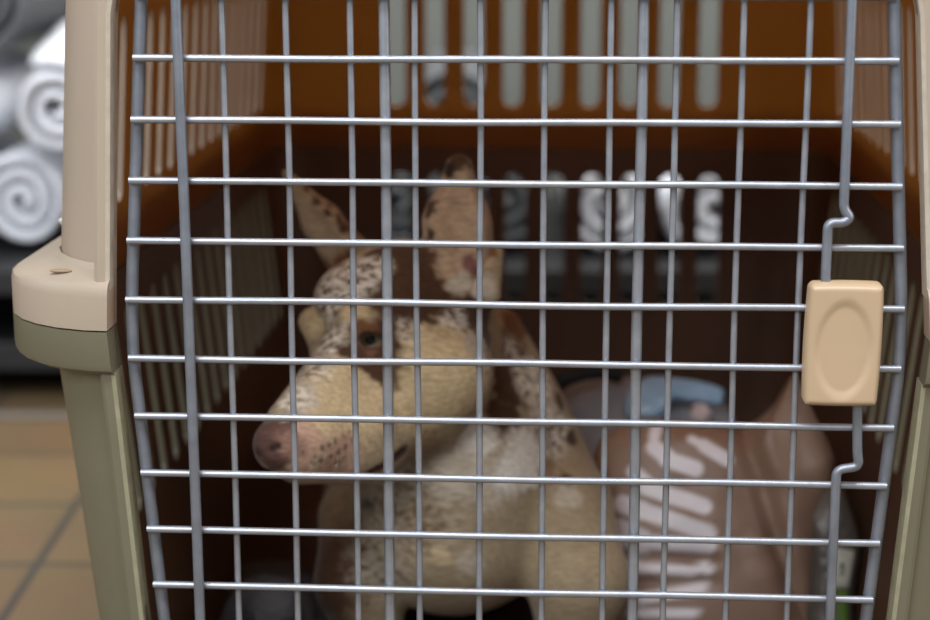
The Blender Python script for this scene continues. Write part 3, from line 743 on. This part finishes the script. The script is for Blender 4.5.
COAT = [
    ((-0.1521, 0.2769, -0.221), 0.0281, (140, 114, 84), 1),  # this and next two: brown left chest, shading put into the colour
    ((-0.1489, 0.2495, -0.2451), 0.0306, (80, 53, 33), 1.2),
    ((-0.1521, 0.2394, -0.275), 0.0258, (80, 53, 33), 1.2),
    ((-0.0921, 0.2208, -0.0035), 0.0345, (80, 53, 33), 0.35),
    ((-0.0592, 0.2332, -0.0171), 0.0363, (80, 53, 33), 0.35),
    ((-0.0403, 0.2347, -0.0445), 0.0272, (80, 53, 33), 0.3),
    ((-0.073, 0.2148, -0.0404), 0.0194, (80, 53, 33), 0.3),
    ((-0.0972, 0.2099, -0.0243), 0.0178, (80, 53, 33), 0.5),
    ((-0.149, 0.3089, -0.0149), 0.0175, (118, 77, 46), 0.5),
    ((-0.0774, 0.2244, -0.0079), 0.012, (80, 53, 33), 0.8),
    ((-0.1237, 0.1976, -0.0311), 0.0103, (208, 184, 144), 0.6),
    ((-0.1642, 0.2319, -0.047), 0.0151, (208, 184, 144), 0.5),
    ((-0.1415, 0.1884, -0.0544), 0.0117, (194, 180, 160), 0.6),
    ((-0.148, 0.1692, -0.065), 0.013, (194, 180, 160), 0.6),
    ((-0.1268, 0.1558, -0.0913), 0.0371, (208, 184, 144), 0.4),
    ((-0.1573, 0.1404, -0.0802), 0.0155, (194, 180, 160), 0.5),
    ((-0.1544, 0.1174, -0.1071), 0.0166, (188, 152, 130), 0.8),
    ((-0.1286, 0.1372, -0.1275), 0.0211, (188, 152, 130), 0.9),
    ((-0.1546, 0.1166, -0.1254), 0.0125, (188, 152, 130), 0.8),
    ((-0.1273, 0.182, -0.0564), 0.0095, (80, 53, 33), 0.5),
    ((-0.1141, 0.1821, -0.0624), 0.0124, (80, 53, 33), 0.4),
    ((-0.1008, 0.1822, -0.0683), 0.0146, (80, 53, 33), 0.3),
    ((-0.0905, 0.1825, -0.0774), 0.0109, (80, 53, 33), 0.3),
    ((-0.1011, 0.1943, -0.0438), 0.011, (80, 53, 33), 0.5),
    ((-0.1164, 0.1915, -0.0418), 0.0088, (118, 77, 46), 0.6),
    ((-0.0972, 0.1921, -0.0547), 0.0088, (80, 53, 33), 0.4),
    ((-0.1114, 0.185, -0.0585), 0.0044, (120, 84, 66), 0.6),
    ((-0.0755, 0.1998, -0.0508), 0.0133, (208, 184, 144), 0.4),
    ((-0.0491, 0.1951, -0.0723), 0.0382, (208, 184, 144), 0.3),
    ((-0.0674, 0.1891, -0.0956), 0.0307, (208, 184, 144), 0.4),
    ((-0.033, 0.2148, -0.0592), 0.0134, (194, 180, 160), 0.5),
    ((-0.0131, 0.2868, -0.1088), 0.0196, (80, 53, 33), 0.3),
    ((-0.0137, 0.2636, -0.1312), 0.017, (80, 53, 33), 0.3),
    ((-0.0124, 0.3054, -0.0846), 0.0159, (80, 53, 33), 0.4),
    ((-0.0091, 0.3232, -0.0681), 0.0161, (118, 77, 46), 0.5),
    ((0.0078, 0.3089, -0.1101), 0.0191, (194, 180, 160), 0.5),
    ((0.0219, 0.3058, -0.1509), 0.0239, (194, 180, 160), 0.5),
    ((0.0365, 0.321, -0.1635), 0.008, (80, 53, 33), 0.4),
    ((0.0279, 0.3269, -0.1313), 0.0081, (80, 53, 33), 0.5),
    ((-0.0384, 0.2426, -0.1402), 0.019, (238, 232, 220), 0.4),  # pale lower cheek fur, light falling on it painted in
    ((0.0022, 0.2637, -0.1596), 0.0232, (238, 232, 220), 0.4),
    ((-0.0208, 0.2336, -0.1727), 0.0227, (194, 180, 160), 0.8),
    ((-0.0096, 0.2443, -0.1702), 0.0152, (238, 232, 220), 0.9),
    ((-0.0513, 0.2251, -0.1641), 0.0225, (194, 180, 160), 0.9),
    ((-0.0762, 0.2016, -0.1422), 0.0222, (140, 114, 84), 0.6),
    ((0.017, 0.2778, -0.176), 0.0109, (140, 114, 84), 0.6),
    ((-0.0397, 0.2239, -0.235), 0.0113, (194, 180, 160), 0.9),
    ((-0.0629, 0.2211, -0.2296), 0.009, (208, 184, 144), 0.9),
    ((-0.1228, 0.2568, -0.2019), 0.0069, (46, 30, 22), 0.7),
    ((-0.1139, 0.2425, -0.2543), 0.0107, (80, 53, 33), 0.9),
    ((-0.1015, 0.2361, -0.1996), 0.0076, (80, 53, 33), 0.7),
    ((-0.0786, 0.2248, -0.2018), 0.0195, (140, 114, 84), 0.9),
    ((0.0356, 0.269, -0.1945), 0.0101, (194, 180, 160), 0.9),
    ((0.0338, 0.2791, -0.1828), 0.0062, (80, 53, 33), 0.8),
    ((-0.0524, 0.2478, 0.0342), 0.029, (178, 150, 122), 0.4),
    ((-0.0436, 0.2392, -0.0004), 0.0228, (178, 150, 122), 0.5),
    ((-0.0418, 0.2359, -0.002), 0.0083, (128, 86, 78), 0.6),
    ((-0.0492, 0.2575, 0.0765), 0.01, (80, 53, 33), 0.5),
    ((-0.0731, 0.2484, 0.0378), 0.0069, (80, 53, 33), 0.5),
    ((-0.0696, 0.2425, 0.0196), 0.0053, (80, 53, 33), 0.5),
    ((-0.0581, 0.2544, 0.0692), 0.0061, (46, 30, 22), 0.5),
    ((-0.0302, 0.2181, -0.0175), 0.012, (194, 180, 160), 0.6),
    ((-0.0478, 0.234, -0.0172), 0.0091, (194, 180, 160), 0.6),
    ((-0.0251, 0.2345, 0.01), 0.0061, (118, 77, 46), 0.6),
    ((-0.1647, 0.3092, 0.0149), 0.0271, (172, 150, 122), 0.5),
    ((-0.1868, 0.3113, 0.049), 0.008, (178, 150, 122), 0.5),
    ((-0.1742, 0.312, 0.041), 0.0036, (80, 53, 33), 0.5),
    ((-0.1659, 0.309, 0.0335), 0.004, (80, 53, 33), 0.5),
    ((-0.1576, 0.306, 0.0268), 0.004, (80, 53, 33), 0.5),
    ((-0.1501, 0.3088, 0.0191), 0.0048, (80, 53, 33), 0.5),
    ((-0.1429, 0.3087, 0.0128), 0.0056, (80, 53, 33), 0.5),
    ((-0.1563, 0.3143, 0.0295), 0.0032, (100, 66, 42), 0.5),
    ((-0.1471, 0.3171, 0.0202), 0.0048, (100, 66, 42), 0.5),
    ((-0.1365, 0.3151, 0.0101), 0.0072, (118, 77, 46), 0.5),
    ((-0.1746, 0.1103, -0.1039), 0.0138, (94, 66, 58), 0.35),
    ((-0.1823, 0.1136, -0.1042), 0.0145, (94, 66, 58), 0.4),
    ((-0.1827, 0.1168, -0.0985), 0.0055, (94, 66, 58), 0.5),
    ((-0.1785, 0.1068, -0.1132), 0.0103, (94, 66, 58), 0.35),
    ((-0.1641, 0.1167, -0.0989), 0.0062, (94, 66, 58), 0.5),
    ((-0.1708, 0.1104, -0.1215), 0.0089, (94, 66, 58), 0.5),
    ((-0.1594, 0.1128, -0.1095), 0.011, (146, 112, 98), 0.9),
]
MERLE = [
    ((-0.1334, 0.218, -0.0095), 0.0247, 1, 0.35),
    ((-0.1149, 0.2217, -0.0024), 0.015, 1, 0.5),
    ((-0.1441, 0.2101, -0.0326), 0.0134, 1, 0.5),
    ((-0.1434, 0.191, -0.055), 0.0132, 0.9, 0.5),
    ((-0.1521, 0.1663, -0.0681), 0.0129, 0.8, 0.5),
    ((-0.161, 0.1407, -0.0825), 0.0113, 0.7, 0.5),
    ((-0.1343, 0.191, -0.0473), 0.0103, 0.6, 0.5),
    ((-0.0848, 0.2032, -0.0456), 0.0104, 0.7, 0.5),
    ((-0.051, 0.2249, -0.0439), 0.012, 0.8, 0.5),
    ((-0.028, 0.2206, -0.0683), 0.012, 0.8, 0.5),
    ((0.0037, 0.3088, -0.1101), 0.0223, 1, 0.4),
    ((0.0188, 0.3, -0.1492), 0.0222, 1, 0.4),
    ((-0.0124, 0.3054, -0.0846), 0.0127, 0.8, 0.5),
    ((-0.0949, 0.2328, -0.1926), 0.0453, 0.35, 0.8),
    ((-0.0177, 0.249, -0.1433), 0.0153, 0.3, 0.6),
    ((-0.1079, 0.2401, -0.2408), 0.0304, 0.4, 0.8),
]
LINES = [
    ((-0.1749, 0.1107, -0.1129), (-0.1726, 0.1099, -0.1116), 0.0023, (46, 30, 22)),
    ((-0.1726, 0.1099, -0.1116), (-0.1705, 0.1105, -0.1107), 0.0023, (46, 30, 22)),
    ((-0.1705, 0.1105, -0.1107), (-0.1682, 0.1097, -0.1095), 0.0023, (46, 30, 22)),
    ((-0.1847, 0.1131, -0.1152), (-0.1839, 0.1141, -0.1175), 0.0015, (46, 30, 22)),
    ((-0.1839, 0.1141, -0.1175), (-0.183, 0.1137, -0.1193), 0.0015, (46, 30, 22)),
    ((-0.183, 0.1137, -0.1193), (-0.182, 0.1133, -0.1212), 0.0015, (46, 30, 22)),
    ((-0.0857, 0.1818, -0.1318), (-0.0879, 0.1826, -0.1338), 0.0033, (70, 42, 36)),
    ((-0.0879, 0.1826, -0.1338), (-0.09, 0.1819, -0.1354), 0.0033, (70, 42, 36)),
    ((-0.09, 0.1819, -0.1354), (-0.0919, 0.1797, -0.1366), 0.0033, (70, 42, 36)),
    ((-0.0919, 0.1797, -0.1366), (-0.094, 0.179, -0.1382), 0.0033, (70, 42, 36)),
    ((-0.094, 0.179, -0.1382), (-0.0959, 0.1769, -0.1393), 0.0033, (70, 42, 36)),
    ((-0.0959, 0.1769, -0.1393), (-0.0977, 0.1734, -0.14), 0.0033, (70, 42, 36)),
    ((-0.0977, 0.1734, -0.14), (-0.0999, 0.1741, -0.1421), 0.0033, (70, 42, 36)),
    ((-0.0999, 0.1741, -0.1421), (-0.1025, 0.1734, -0.1433), 0.003, (70, 42, 36)),
    ((-0.1025, 0.1734, -0.1433), (-0.1046, 0.1684, -0.1433), 0.003, (70, 42, 36)),
    ((-0.1046, 0.1684, -0.1433), (-0.1065, 0.1621, -0.1427), 0.003, (70, 42, 36)),
    ((-0.1065, 0.1621, -0.1427), (-0.1096, 0.1671, -0.1458), 0.003, (70, 42, 36)),
    ((-0.1096, 0.1671, -0.1458), (-0.112, 0.165, -0.1466), 0.003, (70, 42, 36)),
    ((-0.112, 0.165, -0.1466), (-0.1142, 0.1614, -0.1469), 0.003, (70, 42, 36)),
    ((-0.1221, 0.1886, -0.0511), (-0.12, 0.1878, -0.0489), 0.0018, (46, 30, 22)),
    ((-0.12, 0.1878, -0.0489), (-0.1183, 0.1899, -0.0473), 0.0018, (46, 30, 22)),
    ((-0.1183, 0.1899, -0.0473), (-0.1165, 0.1921, -0.0458), 0.0018, (46, 30, 22)),
    ((-0.1165, 0.1921, -0.0458), (-0.1137, 0.1909, -0.0456), 0.0018, (46, 30, 22)),
    ((-0.1137, 0.1909, -0.0456), (-0.1115, 0.194, -0.0465), 0.0018, (46, 30, 22)),
    ((-0.1115, 0.194, -0.0465), (-0.1089, 0.1943, -0.0467), 0.0018, (46, 30, 22)),
    ((-0.1089, 0.1943, -0.0467), (-0.1076, 0.2061, -0.0497), 0.0018, (46, 30, 22)),
    ((-0.1076, 0.2061, -0.0497), (-0.1048, 0.1943, -0.0487), 0.0019, (46, 30, 22)),
    ((-0.1048, 0.1943, -0.0487), (-0.1032, 0.1926, -0.05), 0.0018, (46, 30, 22)),
    ((-0.1032, 0.1926, -0.05), (-0.1015, 0.1909, -0.0514), 0.0018, (46, 30, 22)),
    ((-0.1221, 0.1886, -0.0511), (-0.1203, 0.1885, -0.0526), 0.0016, (100, 66, 54)),
    ((-0.1203, 0.1885, -0.0526), (-0.1181, 0.1854, -0.0533), 0.0016, (100, 66, 54)),
    ((-0.1181, 0.1854, -0.0533), (-0.1162, 0.1853, -0.0548), 0.0016, (100, 66, 54)),
    ((-0.1162, 0.1853, -0.0548), (-0.1143, 0.1852, -0.0563), 0.0016, (100, 66, 54)),
    ((-0.1143, 0.1852, -0.0563), (-0.1114, 0.1855, -0.0563), 0.0016, (100, 66, 54)),
    ((-0.1114, 0.1855, -0.0563), (-0.1085, 0.1858, -0.0563), 0.0016, (100, 66, 54)),
    ((-0.1085, 0.1858, -0.0563), (-0.1059, 0.189, -0.0571), 0.0016, (100, 66, 54)),
    ((-0.1059, 0.189, -0.0571), (-0.1046, 0.1911, -0.0555), 0.0016, (100, 66, 54)),
    ((-0.1046, 0.1911, -0.0555), (-0.1031, 0.1917, -0.0536), 0.0016, (100, 66, 54)),
    ((-0.1031, 0.1917, -0.0536), (-0.1015, 0.1909, -0.0514), 0.0016, (100, 66, 54)),
    ((-0.1221, 0.1886, -0.0511), (-0.1241, 0.1879, -0.0528), 0.0016, (46, 30, 22)),
    ((-0.1241, 0.1879, -0.0528), (-0.1258, 0.1858, -0.0541), 0.0016, (46, 30, 22)),
    ((-0.1258, 0.1858, -0.0541), (-0.1277, 0.1852, -0.0557), 0.0016, (46, 30, 22)),
]
SPOTS = [
    (-0.1394, 0.1223, -0.1142),
    (-0.1349, 0.1264, -0.1131),
    (-0.1313, 0.1321, -0.1117),
    (-0.1274, 0.1409, -0.1105),
    (-0.1237, 0.1465, -0.109),
    (-0.1449, 0.1201, -0.1188),
    (-0.1403, 0.1226, -0.1232),
    (-0.1346, 0.1285, -0.1219),
    (-0.1296, 0.1344, -0.1206),
    (-0.1252, 0.1403, -0.1186),
    (-0.1209, 0.1467, -0.1151),
    (-0.1363, 0.1347, -0.1321),
    (-0.1305, 0.1348, -0.129),
    (-0.1464, 0.1199, -0.124),
    (-0.1182, 0.1486, -0.1201),
    (-0.1523, 0.1168, -0.1157),
]
EYE = (-0.1146, 0.2171, -0.0577)
# ------------------------------------------------------------------ the dog
def coat_colours(V):
    base = np.array(srgb(166, 147, 118)[:3])
    n1 = np.stack([vnoise(V, 55, 3), vnoise(V, 55, 17), vnoise(V, 55, 41)], 1)
    n2 = vnoise(V, 170, 9)
    n3 = vnoise(V, 14, 5)
    C0 = np.tile(base, (len(V), 1))*(1+0.10*n3[:, None])
    P = V+0.004*n1+0.0025*np.stack([vnoise(V, 190, 23), vnoise(V, 190, 57), vnoise(V, 190, 71)], 1)
    for p, r, col, soft in COAT:
        d = np.sqrt(((P-np.array(p))**2).sum(1))
        w = np.clip((r*(1+0.25*n2)-d)/(r*soft)+0.5, 0, 1); w = w*w*(3-2*w)
        C0 += (np.array(srgb(*col)[:3])-C0)*w[:, None]
    for p in SPOTS:                                   # whisker pits on the muzzle
        d = np.sqrt(((V-np.array(p))**2).sum(1))
        w = np.clip((0.0027-d)/0.0012, 0, 1)*0.75
        C0 += (np.array(srgb(62, 44, 34)[:3])-C0)*w[:, None]
    for a, b, r, col in LINES:                        # lips, nostril, eyelid rims
        a = np.array(a); ab = np.array(b)-a; t = np.clip(((V-a)@ab)/(ab@ab+1e-9), 0, 1)
        d = np.sqrt(((V-a-t[:, None]*ab)**2).sum(1)); w = np.clip((r-d)/0.0016+0.5, 0, 1)*0.92
        C0 += (np.array(srgb(*col)[:3])-C0)*w[:, None]
    m = np.zeros(len(V))
    for p, r, s, soft in MERLE:
        d = np.sqrt(((P-np.array(p))**2).sum(1))
        m = np.maximum(m, s*np.clip((r-d)/(r*soft)+0.5, 0, 1))
    return np.clip(C0, 0, 1), m

HD = 0.0022
D, lo = sdf_grid(DOG, HD)
V, F = surface_nets(D, lo, HD)
me = np_mesh('dog', V, F)
cc, mm = coat_colours(V)
at = me.color_attributes.new('coat', 'FLOAT_COLOR', 'POINT')
at.data.foreach_set('color', np.concatenate([cc, np.ones((len(V), 1))], 1).astype(np.float32).ravel())
am = me.attributes.new('merle', 'FLOAT', 'POINT'); am.data.foreach_set('value', mm.astype(np.float32))

fur = bpy.data.materials.new('dog coat'); fur.use_nodes = True
nt = fur.node_tree; N = nt.nodes; L = nt.links; p = N['Principled BSDF']
ac = N.new('ShaderNodeAttribute'); ac.attribute_name = 'coat'
am_ = N.new('ShaderNodeAttribute'); am_.attribute_name = 'merle'
tc = N.new('ShaderNodeTexCoord')
mp = N.new('ShaderNodeMapping'); mp.inputs['Rotation'].default_value = (0.3, 0.75, 0.2); mp.inputs['Scale'].default_value = (0.5, 1, 1)
L.new(tc.outputs['Object'], mp.inputs['Vector'])
def nz(scale, detail, src):
    n = N.new('ShaderNodeTexNoise'); n.inputs['Scale'].default_value = scale; n.inputs['Detail'].default_value = detail
    n.inputs['Roughness'].default_value = 0.65; L.new(src, n.inputs['Vector']); return n
mp2 = N.new('ShaderNodeMapping'); mp2.inputs['Rotation'].default_value = (0.3, 0.75, 0.2); mp2.inputs['Scale'].default_value = (0.16, 1, 1)
L.new(tc.outputs['Object'], mp2.inputs['Vector'])
n1 = nz(150, 5, mp.outputs[0]); n2 = nz(430, 4, mp2.outputs[0]); n3 = nz(190, 4, mp.outputs[0])
def ramp(src, a, b, ca=(0, 0, 0, 1), cb=(1, 1, 1, 1)):
    r = N.new('ShaderNodeValToRGB'); r.color_ramp.elements[0].position = a; r.color_ramp.elements[1].position = b
    r.color_ramp.elements[0].color = ca; r.color_ramp.elements[1].color = cb; L.new(src, r.inputs['Fac']); return r
mc = ramp(n3.outputs['Fac'], 0.40, 0.54, srgb(84, 52, 34), srgb(236, 226, 208))
mix1 = N.new('ShaderNodeMix'); mix1.data_type = 'RGBA'
ml = N.new('ShaderNodeMath'); ml.operation = 'MULTIPLY'; ml.inputs[1].default_value = 0.85
L.new(am_.outputs['Fac'], ml.inputs[0]); L.new(ml.outputs[0], mix1.inputs[0])
L.new(ac.outputs['Color'], mix1.inputs[6]); L.new(mc.outputs['Color'], mix1.inputs[7])
st = ramp(n2.outputs['Fac'], 0.3, 0.7, (0.58, 0.55, 0.52, 1), (1.28, 1.28, 1.28, 1))
mix2 = N.new('ShaderNodeMix'); mix2.data_type = 'RGBA'; mix2.blend_type = 'MULTIPLY'; mix2.inputs[0].default_value = 0.8
L.new(mix1.outputs[2], mix2.inputs[6]); L.new(st.outputs['Color'], mix2.inputs[7])
L.new(mix2.outputs[2], p.inputs['Base Color'])
p.inputs['Roughness'].default_value = 0.75; p.inputs['Specular IOR Level'].default_value = 0.25
p.inputs['Sheen Weight'].default_value = 0.15; p.inputs['Sheen Roughness'].default_value = 0.5
b = N.new('ShaderNodeBump'); b.inputs['Strength'].default_value = 0.5; b.inputs['Distance'].default_value = 0.0025
L.new(n1.outputs['Fac'], b.inputs['Height']); L.new(b.outputs[0], p.inputs['Normal'])
dog = link('dog', me, fur)
tag(dog, 'cream and brown merle dog sitting in the crate, head turned left', 'dog')

eyem = mat('dog eye', srgb(24, 26, 34), 0.08)
bm = bmesh.new(); bmesh.ops.create_uvsphere(bm, u_segments=24, v_segments=16, radius=0.0098)
for v in bm.verts: v.co += Vector(EYE)
eo = from_bm('eye', bm, eyem, dog, True)
eo['label'] = 'dark glossy left eye'
iris = mat('dog iris', srgb(30, 40, 58), 0.12, var=0.3, vscale=300)
E_ = Vector(EYE); dirn = (Vector((-0.05, -0.35, 0.12))-E_).normalized()
# a low dome of iris colour lying on the eyeball
bm = bmesh.new()
a1 = dirn.orthogonal().normalized(); a2 = dirn.cross(a1)
rows = []
for k in range(7):
    th = math.radians(14+k*5); rows.append([bm.verts.new(E_+0.00992*(math.cos(th)*dirn+math.sin(th)*(math.cos(q*math.pi/12)*a1+math.sin(q*math.pi/12)*a2))) for q in range(24)])
for A, B in zip(rows, rows[1:]):
    for q in range(24): bm.faces.new((A[q], A[(q+1) % 24], B[(q+1) % 24], B[q]))
from_bm('iris', bm, iris, eo, True)
# whiskers and chin hairs
wh = mat('whisker', srgb(190, 176, 150), 0.5)
rw = random.Random(11)
bm = bmesh.new()
fw = Vector((-0.62, -0.76, -0.1)).normalized()
for p_ in SPOTS[::2]+SPOTS[1::4]:
    q = Vector(p_); dr = (Vector((-0.35, -0.55, -0.75))+Vector((rw.uniform(-.3, .3), rw.uniform(-.3, .3), rw.uniform(-.2, .2)))).normalized()
    ln = rw.uniform(0.007, 0.017)
    pts = [q+dr*ln*t+Vector((0, 0, -0.005*t*t)) for t in (0, .33, .66, 1)]
    bm_tube(bm, pts, [0.0002, 0.00018, 0.00014, 0.00008], 5)
from_bm('whiskers', bm, wh, dog, True)
